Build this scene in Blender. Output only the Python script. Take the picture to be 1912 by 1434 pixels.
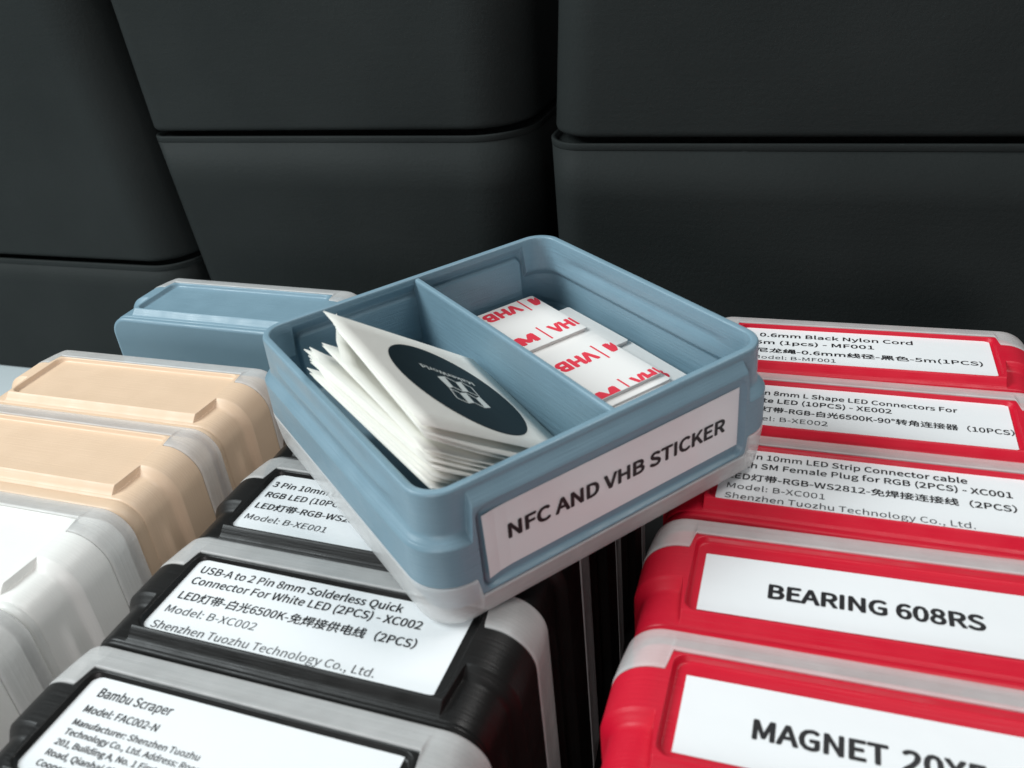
import bpy, bmesh, math, random
from mathutils import Matrix, Vector

for o in list(bpy.data.objects):
    bpy.data.objects.remove(o)
scene = bpy.context.scene
S = 0.01            # one modelling unit (about a millimetre) = 0.01 Blender units

# ------------------------------------------------------------------ camera
CAM_R = Matrix(((0.99450853, 0.10463613, -0.00201819),
                (-0.05467015, 0.50297252, -0.86257163),
                (-0.08924107, 0.85794518, 0.50593093)))
CAM_P = Vector((15.0527, -267.8669, 142.2886)) * S
cam_d = bpy.data.cameras.new('camera')
cam_d.sensor_width = 36.0
cam_d.lens = 1656.2 / 1912.0 * 36.0
cam_d.clip_start = 0.05
cam_d.clip_end = 200.0
cam_d.dof.use_dof = True
cam_d.dof.focus_distance = 2.95
cam_d.dof.aperture_fstop = 2.6
cam = bpy.data.objects.new('camera', cam_d)
cam.matrix_world = Matrix.Translation(CAM_P) @ CAM_R.to_4x4()
scene.collection.objects.link(cam)
scene.camera = cam

# ------------------------------------------------------------------ world and lamps
world = bpy.data.worlds.new('World')
scene.world = world
world.use_nodes = True
bg = world.node_tree.nodes['Background']
bg.inputs['Color'].default_value = (0.75, 0.84, 0.88, 1)
bg.inputs['Strength'].default_value = 0.10


def area(name, loc, target, size, size_y, power, color):
    d = bpy.data.lights.new(name, 'AREA')
    d.shape = 'RECTANGLE'
    d.size, d.size_y, d.energy, d.color = size, size_y, power, color
    o = bpy.data.objects.new(name, d)
    scene.collection.objects.link(o)
    o.location = loc
    o.rotation_euler = (Vector(target) - Vector(loc)).to_track_quat('-Z', 'Y').to_euler()
    return o


area('window_light', (-8.0, -0.5, 7.5), (0, -0.5, 0), 5.0, 5.0, 1080, (0.90, 0.98, 1.0))
area('ceiling_light', (3.9, 0.2, 8.6), (0.3, -0.5, 0), 3.2, 3.2, 330, (1.0, 0.99, 0.975))
area('room_light', (-2.2, -9.3, 2.4), (0, 0, 0), 3.2, 2.4, 215, (1.0, 0.945, 0.95))

scene.view_settings.view_transform = 'Standard'
scene.view_settings.look = 'None'
scene.view_settings.exposure = 0.20
scene.view_settings.gamma = 1.0

# ------------------------------------------------------------------ materials


def mat_base(name):
    m = bpy.data.materials.new(name)
    m.use_nodes = True
    nt = m.node_tree
    return m, nt, nt.nodes['Principled BSDF'], nt.nodes.new


def plastic(name, col, rough=0.42, bump=0.35, spec=0.5, sss=0.0, var=0.06, streak=5.0, layer=1.0):
    """printed plastic: fine layer lines across the local Z axis and a faint mottling"""
    m, nt, p, N = mat_base(name)
    L = nt.links.new
    tc = N('ShaderNodeTexCoord')
    mp = N('ShaderNodeMapping')
    mp.inputs['Scale'].default_value = (streak, streak, 190.0)
    L(tc.outputs['Object'], mp.inputs['Vector'])
    n1 = N('ShaderNodeTexNoise')
    n1.inputs['Scale'].default_value = 1.0
    n1.inputs['Detail'].default_value = 2.5
    L(mp.outputs['Vector'], n1.inputs['Vector'])
    n2 = N('ShaderNodeTexNoise')
    n2.inputs['Scale'].default_value = 9.0
    n2.inputs['Detail'].default_value = 5.0
    L(tc.outputs['Object'], n2.inputs['Vector'])
    n3 = N('ShaderNodeTexNoise')
    n3.inputs['Scale'].default_value = 260.0
    n3.inputs['Detail'].default_value = 2.0
    L(tc.outputs['Object'], n3.inputs['Vector'])
    mix = N('ShaderNodeMath'); mix.operation = 'ADD'
    L(n1.outputs['Fac'], mix.inputs[0])
    sc = N('ShaderNodeMath'); sc.operation = 'MULTIPLY'; sc.inputs[1].default_value = 0.35
    L(n3.outputs['Fac'], sc.inputs[0])
    L(sc.outputs[0], mix.inputs[1])
    b = N('ShaderNodeBump')
    b.inputs['Strength'].default_value = bump
    b.inputs['Distance'].default_value = 0.004 * layer
    L(mix.outputs[0], b.inputs['Height'])
    L(b.outputs['Normal'], p.inputs['Normal'])
    cr = N('ShaderNodeMix'); cr.data_type = 'RGBA'
    a = [c * (1 - var) for c in col]
    c2 = [min(1, c * (1 + var) + 0.004) for c in col]
    cr.inputs[6].default_value = (*a, 1)
    cr.inputs[7].default_value = (*c2, 1)
    av = N('ShaderNodeMath'); av.operation = 'MULTIPLY_ADD'
    av.inputs[1].default_value = 0.5; av.inputs[2].default_value = 0.0
    sm = N('ShaderNodeMath'); sm.operation = 'ADD'
    L(n1.outputs['Fac'], sm.inputs[0]); L(n2.outputs['Fac'], sm.inputs[1])
    L(sm.outputs[0], av.inputs[0])
    L(av.outputs[0], cr.inputs[0])
    L(cr.outputs[2], p.inputs['Base Color'])
    rv = N('ShaderNodeMapRange')
    rv.inputs['From Min'].default_value = 0.35; rv.inputs['From Max'].default_value = 0.65
    rv.inputs['To Min'].default_value = rough - 0.07; rv.inputs['To Max'].default_value = rough + 0.09
    L(n2.outputs['Fac'], rv.inputs['Value'])
    L(rv.outputs['Result'], p.inputs['Roughness'])
    p.inputs['Specular IOR Level'].default_value = spec
    if sss:
        p.inputs['Subsurface Weight'].default_value = sss
        p.inputs['Subsurface Radius'].default_value = (1, 1, 1)
        p.inputs['Subsurface Scale'].default_value = 0.02
    return m


M = {}
M['blue'] = plastic('blue_plastic', (0.190, 0.305, 0.375), 0.42, bump=0.34, var=0.10)
M['black'] = plastic('black_plastic', (0.0075, 0.0072, 0.0068), 0.40, bump=0.22, spec=0.26, var=0.2)
M['red'] = plastic('red_plastic', (0.58, 0.005, 0.026), 0.44, bump=0.25, spec=0.32)
M['beige'] = plastic('beige_plastic', (0.75, 0.550, 0.385), 0.48, bump=0.18, var=0.03)
M['white'] = plastic('white_plastic', (0.84, 0.835, 0.80), 0.40, bump=0.10, var=0.015)


def clear_mat():
    m, nt, p, N = mat_base('translucent_plastic')
    L = nt.links.new
    tc = N('ShaderNodeTexCoord')
    mp = N('ShaderNodeMapping')
    mp.inputs['Scale'].default_value = (1.2, 1.2, 110.0)
    L(tc.outputs['Object'], mp.inputs['Vector'])
    n1 = N('ShaderNodeTexNoise')
    n1.inputs['Scale'].default_value = 1.0
    n1.inputs['Detail'].default_value = 6.0
    n1.inputs['Roughness'].default_value = 0.65
    L(mp.outputs['Vector'], n1.inputs['Vector'])
    n2 = N('ShaderNodeTexNoise')
    n2.inputs['Scale'].default_value = 14.0
    n2.inputs['Detail'].default_value = 3.0
    L(tc.outputs['Object'], n2.inputs['Vector'])
    rmp = N('ShaderNodeValToRGB')
    rmp.color_ramp.elements[0].position = 0.2
    rmp.color_ramp.elements[0].color = (0.90, 0.90, 0.885, 1)
    rmp.color_ramp.elements[1].position = 0.8
    rmp.color_ramp.elements[1].color = (0.97, 0.97, 0.96, 1)
    L(n1.outputs['Fac'], rmp.inputs['Fac'])
    L(rmp.outputs['Color'], p.inputs['Base Color'])
    tr = N('ShaderNodeMapRange')
    tr.inputs['From Min'].default_value = 0.3; tr.inputs['From Max'].default_value = 0.7
    tr.inputs['To Min'].default_value = 0.45; tr.inputs['To Max'].default_value = 0.51
    L(n2.outputs['Fac'], tr.inputs['Value'])
    L(tr.outputs['Result'], p.inputs['Alpha'])
    p.inputs['Roughness'].default_value = 0.27
    p.inputs['IOR'].default_value = 1.42
    b = N('ShaderNodeBump')
    b.inputs['Strength'].default_value = 0.5
    b.inputs['Distance'].default_value = 0.006
    ad = N('ShaderNodeMath'); ad.operation = 'ADD'
    L(n1.outputs['Fac'], ad.inputs[0]); L(n2.outputs['Fac'], ad.inputs[1])
    L(ad.outputs[0], b.inputs['Height'])
    L(b.outputs['Normal'], p.inputs['Normal'])
    return m


M['clear'] = clear_mat()


def simple(name, col, rough=0.5, spec=0.5, nscale=40.0, bump=0.1, dist=0.003, coat=0.0, var=0.03):
    m, nt, p, N = mat_base(name)
    L = nt.links.new
    tc = N('ShaderNodeTexCoord')
    n = N('ShaderNodeTexNoise')
    n.inputs['Scale'].default_value = nscale
    n.inputs['Detail'].default_value = 4.0
    L(tc.outputs['Object'], n.inputs['Vector'])
    mx = N('ShaderNodeMix'); mx.data_type = 'RGBA'
    mx.inputs[6].default_value = (*[c * (1 - var) for c in col], 1)
    mx.inputs[7].default_value = (*[min(1, c * (1 + var)) for c in col], 1)
    L(n.outputs['Fac'], mx.inputs[0])
    L(mx.outputs[2], p.inputs['Base Color'])
    p.inputs['Roughness'].default_value = rough
    p.inputs['Specular IOR Level'].default_value = spec
    p.inputs['Coat Weight'].default_value = coat
    p.inputs['Coat Roughness'].default_value = 0.12
    if bump:
        b = N('ShaderNodeBump')
        b.inputs['Strength'].default_value = bump
        b.inputs['Distance'].default_value = dist
        L(n.outputs['Fac'], b.inputs['Height'])
        L(b.outputs['Normal'], p.inputs['Normal'])
    return m


M['label'] = simple('label_paper', (0.84, 0.86, 0.87), 0.30, 0.5, 2.2, 0.25, 0.03)
M['ink'] = simple('black_ink', (0.012, 0.012, 0.014), 0.45, 0.4, 60, 0)
M['soft_ink'] = simple('grey_ink', (0.05, 0.052, 0.056), 0.45, 0.4, 60, 0)
M['paper'] = simple('waxed_paper', (0.83, 0.82, 0.765), 0.5, 0.4, 3.0, 0.35, 0.03)
M['disc'] = simple('sticker_film', (0.006, 0.014, 0.018), 0.50, 0.22, 5, 0.2, 0.01, var=0.15)
M['disc_print'] = simple('white_print', (0.66, 0.70, 0.68), 0.5, 0.3, 60, 0)
M['tape'] = simple('tape_liner', (0.86, 0.83, 0.80), 0.45, 0.35, 3.0, 0.04, 0.01)
M['foam'] = simple('tape_foam', (0.80, 0.72, 0.69), 0.7, 0.2, 60, 0.2)
M['red_print'] = simple('red_print', (0.80, 0.045, 0.075), 0.5, 0.3, 60, 0)
M['bin'] = None


def bin_mat():
    m, nt, p, N = mat_base('charcoal_plastic')
    L = nt.links.new
    tc = N('ShaderNodeTexCoord')
    n1 = N('ShaderNodeTexNoise')
    n1.inputs['Scale'].default_value = 60.0
    n1.inputs['Detail'].default_value = 9.0
    n1.inputs['Roughness'].default_value = 0.7
    L(tc.outputs['Object'], n1.inputs['Vector'])
    mp = N('ShaderNodeMapping')
    mp.inputs['Scale'].default_value = (2.0, 2.0, 30.0)
    L(tc.outputs['Object'], mp.inputs['Vector'])
    n2 = N('ShaderNodeTexNoise')
    n2.inputs['Scale'].default_value = 1.5
    n2.inputs['Detail'].default_value = 7.0
    L(mp.outputs['Vector'], n2.inputs['Vector'])
    n3 = N('ShaderNodeTexNoise')
    n3.inputs['Scale'].default_value = 1.3
    n3.inputs['Detail'].default_value = 3.0
    L(tc.outputs['Object'], n3.inputs['Vector'])
    ad = N('ShaderNodeMath'); ad.operation = 'ADD'
    h2 = N('ShaderNodeMath'); h2.operation = 'MULTIPLY'; h2.inputs[1].default_value = 0.35
    L(n2.outputs['Fac'], h2.inputs[0])
    L(n1.outputs['Fac'], ad.inputs[0]); L(h2.outputs[0], ad.inputs[1])
    b = N('ShaderNodeBump')
    b.inputs['Strength'].default_value = 0.32
    b.inputs['Distance'].default_value = 0.007
    L(ad.outputs[0], b.inputs['Height'])
    L(b.outputs['Normal'], p.inputs['Normal'])
    cr = N('ShaderNodeValToRGB')
    cr.color_ramp.elements[0].position = 0.3
    cr.color_ramp.elements[0].color = (0.0205, 0.0240, 0.0237, 1)
    cr.color_ramp.elements[1].position = 0.7
    cr.color_ramp.elements[1].color = (0.0265, 0.0305, 0.0300, 1)
    L(n3.outputs['Fac'], cr.inputs['Fac'])
    # dust specks and short pale scuffs
    vo = N('ShaderNodeTexVoronoi'); vo.inputs['Scale'].default_value = 26.0
    L(tc.outputs['Object'], vo.inputs['Vector'])
    lt = N('ShaderNodeMath'); lt.operation = 'LESS_THAN'; lt.inputs[1].default_value = 0.045
    L(vo.outputs['Distance'], lt.inputs[0])
    mp2 = N('ShaderNodeMapping'); mp2.inputs['Scale'].default_value = (7.0, 7.0, 26.0)
    mp2.inputs['Rotation'].default_value = (0.0, 0.5, 0.2)
    L(tc.outputs['Object'], mp2.inputs['Vector'])
    n4 = N('ShaderNodeTexNoise'); n4.inputs['Scale'].default_value = 1.6; n4.inputs['Detail'].default_value = 8.0
    n4.inputs['Roughness'].default_value = 0.75
    L(mp2.outputs['Vector'], n4.inputs['Vector'])
    sr = N('ShaderNodeMapRange'); sr.inputs['From Min'].default_value = 0.66; sr.inputs['From Max'].default_value = 0.80
    L(n4.outputs['Fac'], sr.inputs['Value'])
    ds = N('ShaderNodeMath'); ds.operation = 'MULTIPLY_ADD'; ds.inputs[1].default_value = 0.25
    L(lt.outputs[0], ds.inputs[0]); L(sr.outputs['Result'], ds.inputs[2])
    fm = N('ShaderNodeMath'); fm.operation = 'MULTIPLY'; fm.inputs[1].default_value = 0.35; fm.use_clamp = True
    L(ds.outputs[0], fm.inputs[0])
    dm = N('ShaderNodeMix'); dm.data_type = 'RGBA'
    dm.inputs[7].default_value = (0.10, 0.11, 0.11, 1)
    L(fm.outputs[0], dm.inputs[0]); L(cr.outputs['Color'], dm.inputs[6])
    L(dm.outputs[2], p.inputs['Base Color'])
    p.inputs['Roughness'].default_value = 0.58
    p.inputs['Specular IOR Level'].default_value = 0.07
    return m


M['bin'] = bin_mat()
M['table'] = simple('table_top', (0.52, 0.58, 0.60), 0.4, 0.5, 6, 0.05)
M['mat'] = simple('gap_shade_black', (0.006, 0.006, 0.006), 0.8, 0.2, 60, 0.2)  # black table colour stands in for deep shade between the box rows

# ------------------------------------------------------------------ helpers


def link(o, parent=None):
    scene.collection.objects.link(o)
    if parent is not None:
        o.parent = parent
    return o


def mesh_obj(name, verts, faces, mat, parent=None, smooth=True, mesh=None):
    if mesh is None:
        mesh = bpy.data.meshes.new(name)
        mesh.from_pydata([Vector(v) * S for v in verts], [], faces)
        mesh.materials.append(mat)
        if smooth:
            mesh.polygons.foreach_set('use_smooth', [len(f) < 5 for f in faces])
        mesh.update()
    o = bpy.data.objects.new(name, mesh)
    return link(o, parent)


def tag(o, label=None, cat=None, group=None, kind=None):
    if label: o['label'] = label
    if cat: o['category'] = cat
    if group: o['group'] = group
    if kind: o['kind'] = kind
    return o


def sstep(a, b, x):
    t = min(1.0, max(0.0, (x - a) / (b - a)))
    return t * t * (3 - 2 * t)


# ------------------------------------------------------------------ the box
W, D, R0 = 100.0, 98.5, 9.0
H = 34.4


def perimeter():
    """list of (x, y, nx, ny, side, along) round the box; side 0 front, 1 right, 2 back, 3 left"""
    out = []

    def xs_label():
        a = [9.0 + i * (8.6 - 9.0) for i in (0,)]
        v, x = [], R0
        while x < 50:
            v.append(x)
            x += (0.3 if x < 9.8 else 0.11) if x < 11.5 else 0.35 if x < 13.2 else (0.8 if x < 18 else 4.0)
        v = [q for q in v if q < 49.5]
        return v + [50.0] + [100 - q for q in reversed(v)]

    def ys_side():
        v, y = [], R0
        while y < D - R0 - 0.5:
            v.append(y)
            y += 1.3 if (y < 20 or y > D - 22) else 5.0
        v.append(D - R0)
        return v

    def corner(cx, cy, a0, side):
        n = 12
        for i in range(1, n):
            a = a0 + (math.pi / 2) * i / n
            out.append((cx + R0 * math.cos(a), cy + R0 * math.sin(a), math.cos(a), math.sin(a), side, None))

    xl, ysd = xs_label(), ys_side()
    for x in xl: out.append((x, 0, 0, -1, 0, x))
    corner(W - R0, R0, -math.pi / 2, 4)
    for y in ysd: out.append((W, y, 1, 0, 1, y))
    corner(W - R0, D - R0, 0, 5)
    for x in reversed(xl): out.append((x, D, 0, 1, 2, x))
    corner(R0, D - R0, math.pi / 2, 6)
    for y in reversed(ysd): out.append((0, y, -1, 0, 3, y))
    corner(R0, R0, math.pi, 7)
    return out


PER = perimeter()
ZONE = [1.0 - sstep(38.75, 39.95, abs(p[5] - 50.0)) if p[4] in (0, 2) else 0.0 for p in PER]
HA = [10.9 - 5.2 * z for z in ZONE]        # top of the clear base
REC = 1.5                                  # depth of the label recess
HB, HC, REC_TOP = [], [], [0.0]


def set_zone(top_edge, rec_top):
    """height of the sloping step over the label zone; the upper end of the label recess"""
    HB[:] = [21.0 + (top_edge - 21.0) * z for z in ZONE]
    HC[:] = [min(h + 2.7 + 0.5 * z, H - 1.0) for h, z in zip(HB, ZONE)]
    REC_TOP[0] = rec_top


set_zone(31.0, 30.5)


def recess(p, h):
    if p[4] not in (0, 2): return 0.0
    dx = abs(p[5] - 50.0)
    r = 3.0
    hx, h0, h1 = 38.4, 6.35, REC_TOP[0]
    # rounded rectangle distance
    qx = dx - (hx - r)
    qh = abs(h - (h0 + h1) / 2) - ((h1 - h0) / 2 - r)
    d = math.hypot(max(qx, 0), max(qh, 0)) + min(max(qx, qh), 0) - r
    return REC * (1 - sstep(-0.55, 0.2, d))


def rib(p, h):
    if p[4] not in (1, 3): return 0.0
    t = sstep(12, 22, p[5]) * (1 - sstep(D - 22, D - 12, p[5]))
    w = 1.5
    return 0.95 * t * math.exp(-((h - 28.3) / w) ** 2)


def shell_off(i, h):
    """offset of the coloured wall from the nominal outline at height h"""
    p = PER[i]
    if h <= HB[i]:
        o = 1.1
    elif h >= HC[i]:
        o = -1.05 - 0.10 * (h - HC[i]) / 10
    else:
        t = (h - HB[i]) / (HC[i] - HB[i])
        t = sstep(0, 1, t) * 0.35 + t * 0.65
        o = 1.1 + (-1.05 - 1.1) * t
    return o - recess(p, h) + rib(p, h)


def ring_pt(i, off, h):
    x, y, nx, ny = PER[i][:4]
    return (x + nx * off, y + ny * off, h)


def grid(rows, close_top=False, close_bottom=False, flip=False):
    """rows: list of functions i -> (off, h)"""
    n = len(PER)
    verts, faces = [], []
    for f in rows:
        for i in range(n):
            off, h = f(i)
            verts.append(ring_pt(i, off, h))
    for r in range(len(rows) - 1):
        for i in range(n):
            j = (i + 1) % n
            q = (r * n + i, r * n + j, (r + 1) * n + j, (r + 1) * n + i)
            faces.append(q[::-1] if flip else q)
    if close_top:
        f = tuple((len(rows) - 1) * n + i for i in range(n))
        faces.append(f if not flip else f[::-1])
    if close_bottom:
        f = tuple(reversed(range(n)))
        faces.append(f if not flip else f[::-1])
    return verts, faces


def lerp(a, b, t): return a + (b - a) * t


TA = [0.008, 0.018, 0.028, 0.038, 0.05, 0.062, 0.08, 0.10, 0.125, 0.15, 0.19, 0.25, 0.33, 0.42, 0.5, 0.58, 0.66, 0.74, 0.80, 0.85,
      0.885, 0.91, 0.93, 0.945, 0.955, 0.965, 0.972, 0.98, 0.99]
NECKT = [0.0, 0.08, 0.2, 0.3, 0.38, 0.44, 0.5, 0.56, 0.62, 0.7, 0.8, 0.92]


def outer_rows(with_liner=True, top=H):
    rows = []
    if with_liner:
        rows.append(lambda i: (-2.6, 1.2))
        rows.append(lambda i: (-1.9, 1.9))
        rows.append(lambda i: (-1.9, HA[i] - 0.9))
    rows.append(lambda i: (0.35 - recess(PER[i], HA[i] + .3), HA[i] + 0.05))
    rows.append(lambda i: (0.95 - recess(PER[i], HA[i] + .3), HA[i] + 0.18))
    for t in TA[1:]:
        rows.append(lambda i, t=t: (shell_off(i, lerp(HA[i], HB[i], t)), lerp(HA[i], HB[i], t)))
    for t in (0.0, 0.12, 0.25, 0.4, 0.55, 0.7, 0.85, 1.0):
        rows.append(lambda i, t=t: (shell_off(i, lerp(HB[i], HC[i], t)), lerp(HB[i], HC[i], t)))
    for t in NECKT[1:]:
        rows.append(lambda i, t=t: (shell_off(i, lerp(HC[i], top - 0.9, t)), lerp(HC[i], top - 0.9, t)))
    # rounded rim
    for a in (10, 30, 50, 70, 90):
        a = math.radians(a)
        rows.append(lambda i, a=a: (-1.15 - 0.6 * (1 - math.cos(a)), top - 0.9 + 0.9 * math.sin(a)))
    return rows


FLOOR = 9.3
TH = 2.0


def inner_rows():
    rows = []
    for a in (90, 60, 35, 10):
        a = math.radians(a)
        rows.append(lambda i, a=a: (-1.15 - 2.1 + 0.5 * (1 - math.cos(a)), H - 0.6 + 0.6 * math.sin(a)))
    for t in reversed(NECKT[:-1]):
        rows.append(lambda i, t=t: (min(shell_off(i, lerp(HC[i], H - 0.9, t)), 0.4) - TH, lerp(HC[i], H - 0.9, t) - 0.4))
    for t in (0.8, 0.6, 0.4, 0.2, 0.0):
        rows.append(lambda i, t=t: (shell_off(i, lerp(HB[i], HC[i], t)) - TH, lerp(HB[i], HC[i], t) - 0.4))
    for t in reversed([0.16, 0.25, 0.35, 0.5, 0.65, 0.8, 0.86, 0.89, 0.92, 0.95, 0.98]):
        def f(i, t=t):
            h = lerp(FLOOR - 2.3, HB[i] - 0.2, t)
            return (shell_off(i, max(h, 10.5 if ZONE[i] > .5 else h)) - TH, h)
        rows.append(f)
    for a in (20, 45, 70, 90):
        a = math.radians(a)
        def f(i, a=a):
            h0 = lerp(FLOOR - 2.3, HB[i] - 0.2, 0.16)
            o0 = shell_off(i, max(h0, 10.5 if ZONE[i] > .5 else h0)) - TH
            return (o0 - 1.2 * (1 - math.cos(a)), lerp(h0, FLOOR, math.sin(a)))
        rows.append(f)
    return rows


BOT = -1.3


def clear_rows():
    rows = [lambda i: (-1.6, BOT), lambda i: (-0.9, BOT + 0.1), lambda i: (-0.3, BOT + 0.45), lambda i: (0.05, BOT + 1.1),
            lambda i: (0.22, BOT + 2.2)]
    for t in (0.3, 0.5, 0.7, 0.85, 0.94):
        rows.append(lambda i, t=t: (lerp(0.3, 1.25, t), lerp(BOT + 2, HA[i] - 0.35, t)))
    rows.append(lambda i: (1.15, HA[i] - 0.22))
    rows.append(lambda i: (0.85, HA[i] - 0.1))
    rows.append(lambda i: (-0.6, HA[i] - 0.1))
    return rows


def cap_rows(top):
    """closing panel beyond the rim of a closed box"""
    return [lambda i: (-2.2, H - 1.2), lambda i: (-1.45, H - 0.7), lambda i: (-1.4, top - 0.9), lambda i: (-1.6, top - 0.35),
            lambda i: (-2.6, top)]


MESH = {}


def shared(key, rows, mat, ct=False, cb=False, flip=False):
    if key not in MESH:
        v, f = grid(rows, ct, cb, flip)
        me = bpy.data.meshes.new(key)
        me.from_pydata([Vector(q) * S for q in v], [], f)
        me.materials.append(mat)
        me.polygons.foreach_set('use_smooth', [len(q) < 5 for q in f])
        me.update()
        MESH[key] = me
    return MESH[key]


FONT = None
try:      # sans serif that ships with Blender; the built-in face is used if it is missing
    import os
    FONT = bpy.data.fonts.load(os.path.join(bpy.utils.system_resource('DATAFILES', path='fonts'), 'Noto Sans CJK Regular.woff2'))
except Exception:
    FONT = None
TCACHE = {}


def text_mesh(s, weight=0.0):
    """flat lettering; weight thickens the strokes with slightly shifted copies"""
    if s not in TCACHE:
        c = bpy.data.curves.new('lettering', 'FONT')
        c.body = s
        c.size = 1.0
        c.resolution_u = 3
        if FONT: c.font = FONT
        o = bpy.data.objects.new('lettering', c)
        scene.collection.objects.link(o)
        bpy.context.view_layer.update()
        dg = bpy.context.evaluated_depsgraph_get()
        me = bpy.data.meshes.new_from_object(o.evaluated_get(dg))
        TCACHE[s] = ([tuple(v.co) for v in me.vertices], [tuple(f.vertices) for f in me.polygons])
        bpy.data.objects.remove(o)
        bpy.data.curves.remove(c)
        bpy.data.meshes.remove(me)
    V, F = TCACHE[s]
    vs, fs = [], []
    if weight: weight *= cap_height() / 0.73
    sh = [(0, 0)] if not weight else [(math.cos(k * math.pi / 3) * weight, math.sin(k * math.pi / 3) * weight) for k in range(6)]
    for k, (dx, dy) in enumerate(sh):
        b = len(vs)
        vs += [(x + dx, y + dy, 0.001 * k) for x, y, z in V]
        fs += [tuple(b + q for q in f) for f in F]
    me = bpy.data.meshes.new('lettering')
    me.from_pydata(vs, [], fs)
    return me


CAPH = None


def cap_height():
    global CAPH
    if CAPH is None:
        me = text_mesh('H')
        ys = [v.co.y for v in me.vertices]
        CAPH = max(ys) - min(ys)
        bpy.data.meshes.remove(me)
    return CAPH


def bounds(me):
    xs = [v.co.x for v in me.vertices]; ys = [v.co.y for v in me.vertices]
    return min(xs), max(xs), min(ys), max(ys)


def text_between(lines, parent, to_local, mat_for):
    """lines: (full text, measured piece, start u, v, end u, v, cap height, bold); joined per ink"""
    groups = {}
    for full, piece, u0, v0, u1, v1, cap, bold in lines:
        off = 0.040 if bold == 2 else (0.017 if bold else 0)
        mp_ = text_mesh(piece, off)
        px0, px1, _, _ = bounds(mp_)
        k = full.index(piece)
        pre = 0.0
        mf = text_mesh(full, off)
        fx0, fx1, _, _ = bounds(mf)
        if k > 0:
            suf = text_mesh(full[:k] + piece, off)
            pre = bounds(suf)[1] - px1
        sx = math.hypot(u1 - u0, v1 - v0) / (px1 - px0)
        ang = math.atan2(v1 - v0, u1 - u0)
        sy = cap * (1.0 if bold == 2 else 0.82) / cap_height()
        vs, fs = groups.setdefault(mat_for(bold), ([], []))
        base = len(vs)
        for v in mf.vertices:
            x = (v.co.x - (pre + px0)) * sx
            y = v.co.y * sy
            vs.append(to_local(u0 + x * math.cos(ang) - y * math.sin(ang), v0 + x * math.sin(ang) + y * math.cos(ang), v.co.z * 3))
        for f in mf.polygons:
            fs.append([base + q for q in f.vertices])
        for q in (mp_, mf): bpy.data.meshes.remove(q)
    for mk, (vs, fs) in groups.items():
        mesh_obj('printed_text', vs, fs, M[mk], parent, smooth=False)


def label_sheet(parent, u0, u1, v0, v1, loc2, name='paper_label', curl=0.0):
    """thin paper sheet; loc2(u, v, out) -> local point; corners may be lifted a little"""
    nu, nv, th = 24, 8, 0.12
    vs, fs = [], []
    for side in (0, 1):
        for j in range(nv + 1):
            for i in range(nu + 1):
                a, b = i / nu, j / nv
                u, v = lerp(u0[1] if 0 else u0, u1, a), lerp(v0, v1, b)
                lift = 0.10 + th * side + 0.03 * math.sin(a * 7 + b * 3 + u0 * 9)
                e = max(0, 1 - a / 0.06) * (0.55 + .45 * (1 - b)) * curl
                lift += e * 0.9
                vs.append(loc2(u, v, lift))
    n = (nu + 1) * (nv + 1)
    for j in range(nv):
        for i in range(nu):
            q = j * (nu + 1) + i
            fs.append((n + q, n + q + 1, n + q + nu + 2, n + q + nu + 1))
            fs.append((q, q + nu + 1, q + nu + 2, q + 1))
    edge = [i for i in range(nu + 1)] + [j * (nu + 1) + nu for j in range(1, nv + 1)] + \
           [nv * (nu + 1) + i for i in range(nu - 1, -1, -1)] + [j * (nu + 1) for j in range(nv - 1, 0, -1)]
    for k in range(len(edge)):
        a, b = edge[k], edge[(k + 1) % len(edge)]
        fs.append((a, b, n + b, n + a))
    return mesh_obj(name, vs, fs, M['label'], parent, smooth=False)


FACE = -1.1 + REC          # local y of the recess floor at the front side


def build_box(colour, closed=True, top=36.4):
    e = bpy.data.objects.new('storage_box', None)
    e.empty_display_size = 0.1
    scene.collection.objects.link(e)
    cm = M[colour]
    rows = outer_rows()
    if closed:
        o = mesh_obj('tray', None, None, None, e, mesh=shared('tray_' + colour, rows, cm, True, True))
        mesh_obj('end_panel', None, None, None, e, mesh=shared('cap_%s_%.1f' % (colour, top), cap_rows(top), cm, True, False))
    else:
        v1, f1 = grid(rows + inner_rows(), False, True)
        n = len(PER)
        f1.append(tuple(len(v1) - n + i for i in range(n)))
        o = mesh_obj('tray', v1, f1, cm, e)
    mesh_obj('clear_base', None, None, None, e, mesh=shared('clear_base', clear_rows(), M['clear'], False, True))
    return e


def place_standing(e, u, v, yaw):
    """stand the box on edge: label side up, clear base away from the camera.
    (u, v) is the world position of local u=0, v=0 (rim end) at the top"""
    x = Vector((-math.cos(yaw), -math.sin(yaw), 0))      # local +x
    y = Vector((0, 0, -1))
    z = x.cross(y)
    rot = Matrix((x, y, z)).transposed()
    # local (W, 0, H) must land on (u, v, 0)
    t = Vector((u, v, 0)) * S - rot @ (Vector((W, 0, H)) * S)
    e.matrix_world = Matrix.Translation(t) @ rot.to_4x4()


def std_local(u, v, out=0.3):
    return (W - u, FACE - out, H - v)


GR = {'black': 'black parts boxes standing on edge in the middle row',
      'red': 'red parts boxes standing on edge in the right row',
      'beige': 'beige parts boxes standing on edge in the left row',
      'white': 'white parts boxes standing on edge in the left row',
      'blue': None}


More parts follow.
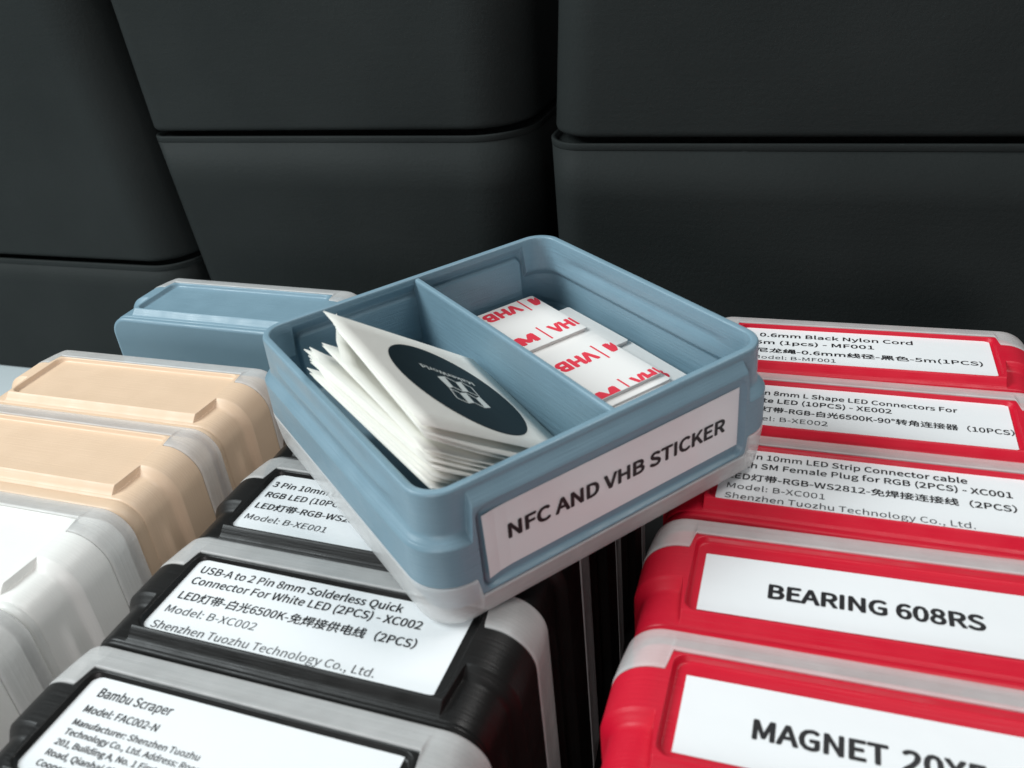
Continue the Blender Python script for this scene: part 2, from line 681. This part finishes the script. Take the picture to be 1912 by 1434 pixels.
def row_box(colour, org, yaw, v, label, rect=None, lines=(), top=36.4, dv=0.85, tw=0.0):
    """tw: small extra turn of this box about the middle of its top side"""
    e = build_box(colour, True, top)
    bx, by = org[0] - math.sin(yaw) * v, org[1] + math.cos(yaw) * v
    cx, cy = bx + 50 * math.cos(yaw), by + 50 * math.sin(yaw)
    yw = yaw - tw
    place_standing(e, cx - 50 * math.cos(yw), cy - 50 * math.sin(yw), yw)
    lines = [(a, b, u0, v0 + tw * (u0 - 50), u1, v1 + tw * (u1 - 50), c, d) for a, b, u0, v0, u1, v1, c, d in lines]
    tag(e, label, 'box', GR[colour])
    if rect:
        sh = label_sheet(e, rect[0], rect[1], rect[2], rect[3], lambda u, v, o: std_local(u, v - dv, o))
        text_between(lines, sh, lambda u, v, z: std_local(u, v - dv, 0.30 + z), lambda b: 'ink' if b else 'soft_ink')
    return e


KO, KY = (-88.8013, -117.7533), -0.3789
RO, RY = (21.659, -163.9388), -0.3607
GO, GY = (-197.7745, -67.4081), -0.3813

# --- middle row, black
row_box('black', KO, KY, 1.3, 'black box whose white label is headed USB-A to 2 Pin 8mm Solderless Quick',
        (12.3, 86.0, 6.3, 29.9), [
    ('USB-A to 2 Pin 8mm Solderless Quick', 'USB-A to 2 Pin 8mm Solderless Quick', 14.6, 26.0, 69.5, 25.3, 2.75, 1),
    ('Connector For White LED (2PCS) - XC002', 'Connector For White LED (2PCS) - XC002', 14.7, 22.2, 75.9, 21.6, 2.75, 1),
    ('LED灯带-白光6500K-免焊接供电线（2PCS）', 'LED灯带-白光6500K-免焊接供电线（2PCS）', 14.8, 17.2, 76.9, 16.3, 2.75, 1),
    ('Model: B-XC002', 'Model: B-XC002', 14.6, 12.7, 39.2, 12.4, 2.6, 0),
    ('Shenzhen Tuozhu Technology Co., Ltd.', 'Shenzhen Tuozhu Technology Co., Ltd.', 14.4, 7.75, 71.9, 6.9, 2.6, 0)], top=35.4, dv=1.95, tw=0.022)
row_box('black', KO, KY, 37.28, 'black box whose white label is headed 3 Pin 10mm, half hidden under the open box',
        (12.2, 86.0, 5.2, 28.8), [
    ('3 Pin 10mm LED Strip to Strip Connector', '3 Pin 10mm', 13.5, 23.9, 31.2, 23.4, 2.6, 1),
    ('RGB LED (10PCS) - XE001', 'RGB LED (10PCS', 14.1, 19.4, 38.5, 19.3, 2.6, 1),
    ('LED灯带-RGB-WS2812-免焊接（10PCS）', 'LED灯带-RGB-WS28', 14.0, 14.6, 44.0, 14.3, 2.6, 1),
    ('Model: B-XE001', 'Model: B-XE001', 13.9, 9.9, 38.5, 9.3, 2.5, 0)], tw=0.022)
row_box('black', KO, KY, -36.3, 'nearest black box, whose white label carries an address in small print',
        (12.2, 86.0, 4.1, 27.6), [
    ('Bambu Scraper', 'Bambu Scraper', 16.2, 23.4, 35.0, 23.1, 2.6, 1),
    ('Model: FAC002-N', 'Model: FAC002-N', 16.1, 19.4, 34.8, 19.1, 2.0, 1),
    ('Manufacturer: Shenzhen Tuozhu', 'Manufacturer: Shenzhen Tuozhu', 16.2, 16.2, 47.5, 15.6, 1.65, 1),
    ('Technology Co., Ltd. Address: Room', 'Technology Co., Ltd.', 16.2, 13.9, 35.4, 13.5, 1.6, 1),
    ('201, Building A, No. 1 First', '201, Building A, No', 16.1, 11.4, 34.0, 11.1, 1.6, 1),
    ('Road, Qianhai Shenzhen-Hong Kong', 'Road, Qianhai', 16.2, 8.9, 30.2, 8.6, 1.6, 1),
    ('Cooperation Zone, Shenzhen', 'Cooperation', 16.1, 6.5, 28.2, 6.2, 1.6, 1)], dv=-0.25, tw=0.018)
row_box('black', KO, KY, 74.6, 'black box glimpsed in the dark beside the beige boxes, below the open box')
row_box('black', KO, KY, 111.9, 'black box at the far end of its row, below and behind the open blue box')

# --- right row, red
row_box('red', RO, RY, 0, 'nearest red box, its white label reading MAGNET in bold capitals',
        (14.4, 86.5, 6.6, 24.8), [('MAGNET', 'MAGNET', 28.0, 13.3, 51.5, 12.9, 4.2, 2), ('20X5', '20X5', 53.6, 12.8, 67.4, 12.4, 4.2, 2)], tw=0.012)
row_box('red', RO, RY, 37.51, 'red box on edge, its white label reading BEARING 608RS in bold capitals',
        (14.2, 86.5, 6.1, 24.3), [('BEARING 608RS', 'BEARING 608RS', 28.6, 12.7, 71.5, 12.3, 4.1, 2)])
row_box('red', RO, RY, 76.26, 'red box on edge with a white label headed 10mm LED Strip Connector cable',
        (13.6, 87.0, 5.2, 28.8), [
    ('3 Pin 10mm LED Strip Connector cable', '10mm LED Strip Connector cable', 24.6, 25.0, 72.7, 23.7, 2.75, 1),
    ('with SM Female Plug for RGB (2PCS) - XC001', 'SM Female Plug for RGB (2PCS) - XC001', 23.5, 20.9, 82.3, 19.7, 2.75, 1),
    ('LED灯带-RGB-WS2812-免焊接连接线（2PCS）', 'LED灯带-RGB-WS2812-免焊接连接线（2PCS）', 15.6, 15.8, 82.6, 14.3, 2.75, 1),
    ('Model: B-XC001', 'Model: B-XC001', 15.9, 11.5, 39.7, 10.9, 2.6, 0),
    ('Shenzhen Tuozhu Technology Co., Ltd.', 'Shenzhen Tuozhu Technology Co., Ltd.', 15.8, 7.4, 73.0, 6.2, 2.6, 0)], tw=0.02)
row_box('red', RO, RY, 111.37, 'red box on edge with a white label headed 8mm L Shape LED Connectors',
        (13.4, 87.0, 5.4, 28.7), [
    ('3 Pin 8mm L Shape LED Connectors For', '8mm L Shape LED Connectors For', 24.5, 23.2, 73.8, 21.7, 2.75, 1),
    ('White LED (10PCS) - XE002', 'LED (10PCS) - XE002', 25.9, 18.9, 56.8, 18.4, 2.75, 1),
    ('LED灯带-RGB-白光6500K-90°转角连接器（10PCS）', 'RGB-白光6500K-90°转角连接器（10PCS）', 29.4, 13.9, 86.9, 12.6, 2.75, 1),
    ('Model: B-XE002', 'B-XE002', 27.2, 9.2, 40.0, 9.1, 2.6, 0)], top=35.0, tw=0.015)
row_box('red', RO, RY, 148.71, 'farthest red box, its white label headed 0.6mm Black Nylon Cord',
        (13.4, 87.2, 5.6, 28.8), [
    ('0.6mm Black Nylon Cord', '6mm Black Nylon Cord', 21.7, 22.7, 65.0, 22.9, 2.9, 1),
    ('5m (1pcs) - MF001', '(1pcs) - MF001', 24.9, 17.7, 53.5, 18.4, 2.8, 1),
    ('尼龙绳-0.6mm线径-黑色-5m(1PCS)', '龙绳-0.6mm线径-黑色-5m(1PCS)', 21.9, 12.2, 83.8, 12.3, 2.8, 1),
    ('Model: B-MF001', 'B-MF001', 28.8, 7.9, 42.1, 8.2, 2.5, 0)])

# --- left row, white and beige
row_box('white', GO, GY, 0, 'white box on edge with its front corner touching the beige boxes behind')
row_box('white', GO, GY, -38.2, 'white box on edge nearest the camera at the left border, beside the black boxes')
row_box('beige', GO, GY, 40.3, 'blank beige box on edge in the left row, right behind the white boxes', top=38.5)
row_box('beige', GO, GY, 77.96, 'blank beige box on edge at the back end of the left row')

# --- lone blue box at the back
e = build_box('blue', True, 36.4)
place_standing(e, -144.1174, 66.0787, -0.4073)
tag(e, 'closed blank blue box standing on edge alone at the back', 'box')

# ------------------------------------------------------------------ the open blue box
BY = 0.5278
rx, ry = 0.0224, -0.0111
ang = math.hypot(rx, ry)
RB = Matrix.Rotation(BY, 3, 'Z') @ Matrix.Rotation(ang, 3, Vector((rx, ry, 0)).normalized())
BM = Matrix.Translation(Vector((-5.3807, -130.476, 1.7266)) * S) @ RB.to_4x4()
set_zone(29.6, 29.0)
ob = build_box('blue', False)
ob.matrix_world = BM
tag(ob, 'open blue box without a lid, lying across the other boxes and holding stickers and tape', 'box')

# divider wall
DX0, DX1 = 50.1, 52.0
vs, fs = [], []
prof = []
y0, y1 = 0.9, D - 0.9
for (x, z) in ((DX0, FLOOR - .5), (DX0, 33.2), (DX0 + .2, 33.7), (DX0 + .55, 33.95), (DX1 - .55, 33.95), (DX1 - .2, 33.7), (DX1, 33.2), (DX1, FLOOR - .5)):
    prof.append((x, z))
ny = 30
for j in range(ny + 1):
    y = lerp(y0 + 1.2, y1 - 1.2, j / ny)
    bow = 0.25 * math.sin(j / ny * math.pi)
    for x, z in prof:
        vs.append((x + bow, y, z))
n = len(prof)
for j in range(ny):
    for k in range(n - 1):
        a = j * n + k
        fs.append((a, a + 1, a + n + 1, a + n)[::-1])
fs.append(tuple(range(n)))
fs.append(tuple(ny * n + k for k in range(n))[::-1])
dv = mesh_obj('divider', vs, fs, M['blue'], ob, smooth=False)


def open_local(u, v, out=0.3):
    return (u, FACE - out, v)


sh = label_sheet(ob, 13.3, 87.2, 9.0, 26.0, open_local, curl=1.0)
text_between([('NFC AND VHB STICKER', 'NFC AND VHB STICKER', 19.3, 16.4, 82.8, 15.3, 3.7, 2)], sh,
             lambda u, v, z: open_local(u, v, 0.34 + z), lambda b: 'ink')


def free(o):
    """give an object built in the open box's frame its world placement as a thing of its own"""
    o.matrix_world = BM @ o.matrix_world
    return o


# --- paper sheets with stickers, leaning in the left compartment
random.seed(4)


def sheet(c, label, nu=10, nv=8, bend=0.0, twist=0.0, corner=None, name='sticker_sheet'):
    """c = (TL, TR, BR, BL) corners; thin curved sheet"""
    TL, TR, BR, BL = [Vector(q) for q in c]
    nrm = (TR - TL).cross(BL - TL).normalized()
    if nrm.z < 0: nrm = -nrm
    vs = []
    for side in (1, 0):
        for j in range(nv + 1):
            for i in range(nu + 1):
                a, b = i / nu, j / nv
                p = TL.lerp(TR, a).lerp(BL.lerp(BR, a), b)
                p = p + nrm * (bend * math.sin(a * math.pi) + twist * (a - .5) * (b - .5))
                if corner:
                    k = max(0.0, 1 - math.hypot(a / 0.33, b / 0.33))
                    p = p + nrm * corner * k * k * 2 + (TR - TL).normalized() * abs(corner) * k * k * .5
                p = p - nrm * (0.17 * side)
                vs.append(p[:])
    n = (nu + 1) * (nv + 1)
    fs = []
    for j in range(nv):
        for i in range(nu):
            q = j * (nu + 1) + i
            fs.append((n + q, n + q + nu + 1, n + q + nu + 2, n + q + 1))
            fs.append((q, q + 1, q + nu + 2, q + nu + 1))
    edge = [i for i in range(nu + 1)] + [j * (nu + 1) + nu for j in range(1, nv + 1)] + \
           [nv * (nu + 1) + i for i in range(nu - 1, -1, -1)] + [j * (nu + 1) for j in range(nv - 1, 0, -1)]
    for k in range(len(edge)):
        a, b = edge[k], edge[(k + 1) % len(edge)]
        fs.append((b, a, n + a, n + b))
    o = mesh_obj(name, vs, fs, M['paper'], None)
    tag(o, label, 'sticker sheet', 'paper sheets leaning in the open blue box')
    return o, nrm


TOPC = ((8.0, 55.0, 54.0), (49.4, 63.0, 21.0), (48.7, 15.4, 14.6), (7.3, 7.4, 47.6))
top_sheet, NRM = sheet(TOPC, 'white paper sheet with a dark round sticker, on top of the leaning pile', name='sticker_sheet')

# sticker disc: child of the top sheet
TLv, TRv, BRv, BLv = [Vector(q) for q in TOPC]
CC = Vector((29.9, 35.0, 33.1))
ex = (TRv - TLv).normalized()
nz = NRM
# keep exactly on the plane of the sheet
d0 = (TLv + TRv + BRv + BLv) / 4
CC = CC - nz * ((CC - d0).dot(nz)) + nz * 0.10
ey = nz.cross(ex).normalized()
vs = [tuple(CC + nz * 0.05)]
nseg = 72
for k in range(nseg):
    a = 2 * math.pi * k / nseg
    vs.append(tuple(CC + (ex * math.cos(a) + ey * math.sin(a)) * 19.0 + nz * 0.05))
for k in range(nseg):
    a = 2 * math.pi * k / nseg
    vs.append(tuple(CC + (ex * math.cos(a) + ey * math.sin(a)) * 19.1 - nz * 0.08))
fs = [(0, 1 + k, 1 + (k + 1) % nseg) for k in range(nseg)] + \
     [(1 + k, 1 + nseg + k, 1 + nseg + (k + 1) % nseg, 1 + (k + 1) % nseg) for k in range(nseg)]
disc = mesh_obj('round_sticker', vs, fs, M['disc'], top_sheet, smooth=False)



def dp(a, b, up=0.09):
    return tuple(CC + ex * a + ey * b + nz * up)


def disc_local_text(u, v, z):
    # text frame: origin at the foot of the first letter, running towards -ex
    d = Vector((-17.2, 2.5)).normalized()
    p = Vector((9.9, 6.1)) + d * u + Vector((-d.y, d.x)) * v
    return dp(p.x, p.y, 0.09 + z)


text_between([('MakerWorld', 'MakerWorld', 0, 0, 17.3, 0, 2.2, 1)], disc, disc_local_text, lambda b: 'disc_print')
LOGO = [[(-4.92, 3.47), (-1.55, 4.72), (-2.44, -0.42), (-4.88, -1.55)], [(1.21, 3.17), (3.91, 4.14), (2.81, -0.81), (0.18, -1.4)],
        [(-2.43, -2.86), (0.71, -1.91), (-0.07, -6.45), (-2.95, -7.54)], [(3.0, -3.42), (5.62, -1.97), (5.52, -6.84), (2.51, -7.85)]]
LLINE = [[(-1.55, 4.72), (1.21, 3.17)], [(3.91, 4.14), (6.51, 2.48)], [(6.51, 2.48), (5.62, -1.97)], [(-2.44, -0.42), (0.18, -1.4)],
         [(-4.89, -1.85), (-2.43, -2.86)], [(-4.89, -1.85), (-6.1, -6.38)], [(-6.1, -6.38), (-2.95, -7.54)], [(2.81, -0.81), (5.05, -1.86)],
         [(0.71, -1.91), (3.0, -3.42)], [(-0.07, -6.45), (2.51, -7.85)]]
vs, fs = [], []
for k, p in enumerate(LOGO):
    b = len(vs); vs += [dp(a, c, 0.09 + .002 * k) for a, c in p]; fs.append((b, b + 1, b + 2, b + 3))
for k, ((a, b_), (c, d_)) in enumerate(LLINE):
    t = Vector((c - a, d_ - b_)).normalized(); nn = Vector((-t.y, t.x)) * 0.20
    b = len(vs)
    vs += [dp(a + nn.x, b_ + nn.y, .1 + .002 * k), dp(c + nn.x, d_ + nn.y, .1 + .002 * k), dp(c - nn.x, d_ - nn.y, .1 + .002 * k), dp(a - nn.x, b_ - nn.y, .1 + .002 * k)]
    fs.append((b, b + 1, b + 2, b + 3))
mesh_obj('printed_emblem', vs, fs, M['disc_print'], disc, smooth=False)
free(top_sheet)

# the other sheets, from the second one down
NS = 16
KEYS = [(0.0, (8.5, 52.2, 52.6), (7.6, 7.2, 46.9)), (0.22, (8.6, 50.5, 50.2), (7.2, 7.0, 43.6)), (0.221, (6.0, 59.0, 46.4), (6.9, 7.1, 42.6)),
        (0.45, (6.4, 56.0, 44.2), (7.0, 7.3, 40.2)), (0.451, (3.4, 63.0, 42.7), (7.0, 7.3, 39.6)), (0.75, (4.0, 60.5, 39.2), (7.3, 6.2, 37.2)),
        (0.751, (3.2, 66.3, 38.3), (7.2, 6.0, 36.8)), (1.0, (3.6, 61.0, 35.2), (5.2, 6.2, 33.2))]


def key(t):
    for a, b in zip(KEYS, KEYS[1:]):
        if t <= b[0]:
            k = (t - a[0]) / (b[0] - a[0])
            return Vector(a[1]).lerp(Vector(b[1]), k), Vector(a[2]).lerp(Vector(b[2]), k)
    return Vector(KEYS[-1][1]), Vector(KEYS[-1][2])


for k in range(1, NS):
    t = k / (NS - 1)
    tl, bl = key(t)
    jv = random.uniform(-0.9, 0.1) if k > 1 else 0
    ju = random.uniform(-0.1, 0.3)
    tl = tl + Vector((ju, jv, 0)); bl = bl + Vector((random.uniform(-0.3, 0.9), max(-1.2, random.uniform(-1.5, 1.5)), 0))
    tr = Vector((48.9 - 3.5 * t, 62.0 - random.uniform(0, 4), 19.9 - 9.2 * t))
    br = Vector((49.0 - 3.5 * t, 13.6 - 7.5 * min(1, t * 1.6) + random.uniform(-1.5, .5), 13.0 - 2.8 * t))
    cn = {4: 3.6, 8: 0.8, 12: 1.6}.get(k, 0)
    words = {1: 'white paper sheet lying directly under the top sheet of the leaning pile',
             4: 'white paper sheet in the pile whose back corner curls up and over',
             NS - 1: 'lowest white paper sheet of the pile, against the left wall of the box'}
    o, _ = sheet((tl, tr, br, bl), words.get(k, 'one of the plain white paper sheets fanned inside the leaning pile'),
                 bend=-0.7 - 0.9 * t + random.uniform(-.2, .2), twist=random.uniform(-.5, .5), corner=cn)
    free(o)

# --- foam tape squares in the right compartment
TH_T = 1.05


def tape_square(u, v, h, rot, label, rows, size=29.0):
    c, s_ = math.cos(rot), math.sin(rot)
    hs = size / 2

    def P(a, b, z): return (u + c * a - s_ * b, v + s_ * a + c * b, h + z)
    vs, fs = [], []
    rr = 0.7
    out = []
    for cx, cy, a0 in ((hs - rr, -hs + rr, -90), (hs - rr, hs - rr, 0), (-hs + rr, hs - rr, 90), (-hs + rr, -hs + rr, 180)):
        for i in range(4):
            a = math.radians(a0 + 30 * i)
            out.append((cx + rr * math.cos(a), cy + rr * math.sin(a)))
    n = len(out)
    for z, ins in ((-TH_T, 0.0), (-0.16, 0.0)):
        for a, b in out: vs.append(P(a * (1 - ins / hs), b * (1 - ins / hs), z))
    for k in range(n): fs.append((k, (k + 1) % n, n + (k + 1) % n, n + k))
    fs.append(tuple(reversed(range(n)))); fs.append(tuple(range(n, 2 * n)))
    e = bpy.data.objects.new('tape_square', None)
    scene.collection.objects.link(e)
    tag(e, label, 'tape', 'squares of foam tape in the open blue box')
    mesh_obj('foam_pad', vs, fs, M['foam'], e, smooth=False)
    vs, fs = [], []
    g = 1.006
    for z in (-0.155, 0.0):
        for a, b in out: vs.append(P(a * g, b * g, z))
    for k in range(n): fs.append((k, (k + 1) % n, n + (k + 1) % n, n + k))
    fs.append(tuple(reversed(range(n)))); fs.append(tuple(range(n, 2 * n)))
    ln = mesh_obj('liner', vs, fs, M['tape'], e, smooth=False)
    if rows:
        bm = bmesh.new()
        for cv, turned in rows:
            sg = -1 if turned else 1
            # (string, left u, right u, height) relative to the pad, before turning
            if turned: items = [('VHB', 82.3 - u, 69.0 - u), ('3M', 98.8 - u, 86.5 - u)]
            else: items = [('VHB', 80.6 - u, 92.6 - u), ('3M', 63.1 - u, 75.4 - u)]
            for st, ua, ub in items:
                me = text_mesh(st, 0.065)
                x0, x1, y0_, y1_ = bounds(me)
                base = [bm.verts.new((0, 0, 0)) for _ in me.vertices]
                for q, vv in zip(base, me.vertices):
                    a = ua + (ub - ua) * (vv.co.x - x0) / (x1 - x0)
                    b = cv - v + sg * ((vv.co.y - y0_) / (y1_ - y0_) - .5) * 5.6
                    q.co = (a, b, vv.co.z * 3)
                for f in me.polygons:
                    try: bm.faces.new([base[w] for w in f.vertices])
                    except ValueError: pass
                bpy.data.meshes.remove(me)
            um = (83.9 if turned else 78.2) - u
            q = [bm.verts.new((um + dx, cv - v + dy, 0)) for dx, dy in ((-.3, -4.5), (.3, -4.5), (.3, 4.5), (-.3, 4.5))]
            bm.faces.new(q)
        lim = hs - 0.05
        for nrm, co in (((1, 0, 0), (lim, 0, 0)), ((-1, 0, 0), (-lim, 0, 0)), ((0, 1, 0), (0, lim, 0)), ((0, -1, 0), (0, -lim, 0))):
            bmesh.ops.bisect_plane(bm, geom=bm.verts[:] + bm.edges[:] + bm.faces[:], plane_co=co, plane_no=nrm, clear_outer=True)
        for q in bm.verts:
            q.co = Vector(P(q.co.x, q.co.y, 0.035 + q.co.z)) * S
        me = bpy.data.meshes.new('printed_text')
        bm.to_mesh(me); bm.free()
        me.materials.append(M['red_print'])
        link(bpy.data.objects.new('printed_text', me), ln)
    e.matrix_world = BM.copy()
    return e


h = 15.6
tape_square(75.2, 79.0, h, 0.0, 'topmost foam tape square of the back stack, with red lettering', [(89.4, True), (70.3, False)])
tape_square(75.1, 45.2, h - .3, 0.0, 'topmost foam tape square of the front stack, with red lettering', [(50.7, True), (31.4, False)])
tape_square(80.6, 66.0, h - TH_T - .1, 0.01, 'foam tape square bridging the two stacks on the side of the right wall', [])
tape_square(81.6, 38.6, h - 2 * TH_T - .2, -0.02, 'foam tape square sticking out towards the front right corner of the box', [(32.5, False)])
tape_square(75.9, 42.6, h - 2 * TH_T + .9 - .25, 0.0, 'second foam tape square of the front stack, its front edge showing', [])
for k in range(2, 6):
    tape_square(75.3 + random.uniform(-.8, .8), 78.2 + random.uniform(-.6, .6), h - k * TH_T - .15, random.uniform(-.02, .02),
                'one of the foam tape squares buried low in the back stack', [])
for k in range(3, 6):
    tape_square(77.0 + random.uniform(-.8, 2.5), 41.2 + random.uniform(-1.6, 1.0), h - k * TH_T - .25, random.uniform(-.02, .02),
                'one of the foam tape squares buried low in the front stack', [])

# ------------------------------------------------------------------ charcoal bins behind
YB = math.radians(-21.3)
BO = Vector((-298.8, 230.4, 0))
BROT = Matrix.Translation(BO * S) @ Matrix.Rotation(YB, 4, 'Z')


def bin_mesh(name, parent, levels, depth, r, y0=0.0):
    """levels: (z, x_left, x_right, inset)"""
    vs, fs = [], []
    ns = 10
    for z, xl, xr, ins in levels:
        a0, a1, b0, b1 = xl + ins, xr - ins, y0 + ins, y0 + depth - ins
        rl, rt = (r if isinstance(r, tuple) else (r, r))
        rl, rt = max(1.0, rl - ins), max(1.0, rt - ins)
        for cx, cy, an, rr in ((a1 - rt, b0 + rt, -90, rt), (a1 - rt, b1 - rt, 0, rt), (a0 + rl, b1 - rl, 90, rl), (a0 + rl, b0 + rl, 180, rl)):
            for i in range(-1, ns + 2):
                a = math.radians(an + 90 * min(max(i, 0), ns) / ns)
                ex_, ey_ = (-math.sin(a), math.cos(a)) if i > ns else ((math.sin(a), -math.cos(a)) if i < 0 else (0, 0))
                vs.append((cx + rr * math.cos(a) + ex_ * 2.5, cy + rr * math.sin(a) + ey_ * 2.5, z))
    n = 4 * (ns + 3)
    for k in range(len(levels) - 1):
        for i in range(n):
            fs.append((k * n + i, k * n + (i + 1) % n, (k + 1) * n + (i + 1) % n, (k + 1) * n + i))
    fs.append(tuple(reversed(range(n)))); fs.append(tuple((len(levels) - 1) * n + i for i in range(n)))
    return mesh_obj(name, vs, fs, M['bin'], parent)


def storage_bin(label, z0, z1, xb, xt, depth, r, y0, rim=True):
    """xb, xt: (left, right) at the bottom and the top"""
    e = bpy.data.objects.new('storage_bin', None)
    scene.collection.objects.link(e)
    lv = []
    for z, ins in ((z0, 2.6), (z0 + .25, 1.3), (z0 + .9, 0.5), (z0 + 1.6, 0.15), (z0 + 2.4, 0.0), (z0 + 3.2, 0.0)):
        lv.append((z, xb[0], xb[1], ins))
    nn = 6
    for k in range(1, nn + 1):
        t = k / nn
        lv.append((lerp(z0 + 3.2, z1 - 3.0, t), lerp(xb[0], xt[0], t), lerp(xb[1], xt[1], t), 0.0))
    bin_mesh('bin_wall', e, lv, depth, r, y0)
    lv.insert(-1, (lerp(z0 + 3.2, z1 - 3.0, .985), lerp(xb[0], xt[0], .985), lerp(xb[1], xt[1], .985), 0.0))
    if rim:
        lv = [(z1 - 3.0, xt[0], xt[1], .05), (z1 - 2.6, xt[0], xt[1], -0.12), (z1 - .5, xt[0], xt[1], -0.22), (z1 - .15, xt[0], xt[1], -0.05), (z1, xt[0], xt[1], .45),
              (z1 - .1, xt[0], xt[1], 1.6), (z1 - 2.0, xt[0], xt[1], 2.0)]
        bin_mesh('rim', e, lv, depth, r, y0)
    e.matrix_world = BROT
    tag(e, label, 'storage bin', 'charcoal storage bins stacked at the back')


ZT = -98.6
storage_bin('lower charcoal bin at the left edge, its rim lower than the others', ZT + .2, -25.0, (-70, 160), (-70, 161), 130, 21, 0)
storage_bin('upper charcoal bin at the left edge with a light streak on its rounded corner', -23.4, 150, (-70, 160.5), (-70, 140.5), 130, 24, 1.0, False)
storage_bin('lower charcoal bin in the middle, right behind the open blue box', ZT + .2, 40.4, (168, 350), (153.5, 350.6), 130, (9, 27), 12.0)
storage_bin('upper charcoal bin in the middle, above the open blue box', 42.6, 150, (153.3, 350.0), (147, 354), 130, (9, 27), 12.4, False)
storage_bin('lower charcoal bin on the right, behind the red boxes', ZT + .2, 37.0, (359, 575), (358.5, 575), 130, 17, 12.0)
storage_bin('upper charcoal bin on the right, above the red boxes', 39.0, 150, (360.0, 575), (369, 575), 130, 20, 12.8, False)

# ------------------------------------------------------------------ table
vs = []
X0, X1, Y0, Y1 = -900, 900, -700, 700
vs = [(X0, Y0, ZT - 20), (X1, Y0, ZT - 20), (X1, Y1, ZT - 20), (X0, Y1, ZT - 20), (X0, Y0, ZT), (X1, Y0, ZT), (X1, Y1, ZT), (X0, Y1, ZT)]
fs = [(3, 2, 1, 0), (4, 5, 6, 7), (0, 1, 5, 4), (1, 2, 6, 5), (2, 3, 7, 6), (3, 0, 4, 7)]
tb = mesh_obj('table_top', vs, fs, M['mat'], None, smooth=False)  # table darkened so the gaps between rows look deeply shaded
tag(tb, 'table top coloured black to stand for the shade between the box rows', 'table', kind='structure')

P0 = [(-900, -500), (-112, -500), (-112, 60), (-160, 420), (-900, 420)]
vs = [(x, y, z) for z in (ZT + .02, ZT + .16) for x, y in P0]
n = len(P0)
fs = [tuple(reversed(range(n))), tuple(range(n, 2 * n))] + [(k, (k + 1) % n, n + (k + 1) % n, n + k) for k in range(n)]
pb = mesh_obj('table_plate', vs, fs, M['table'], None, smooth=False)  # thin plate added to keep the table's pale surface showing at left
tag(pb, 'added plate for the pale bluish table surface showing at the left edge', 'table_plate')
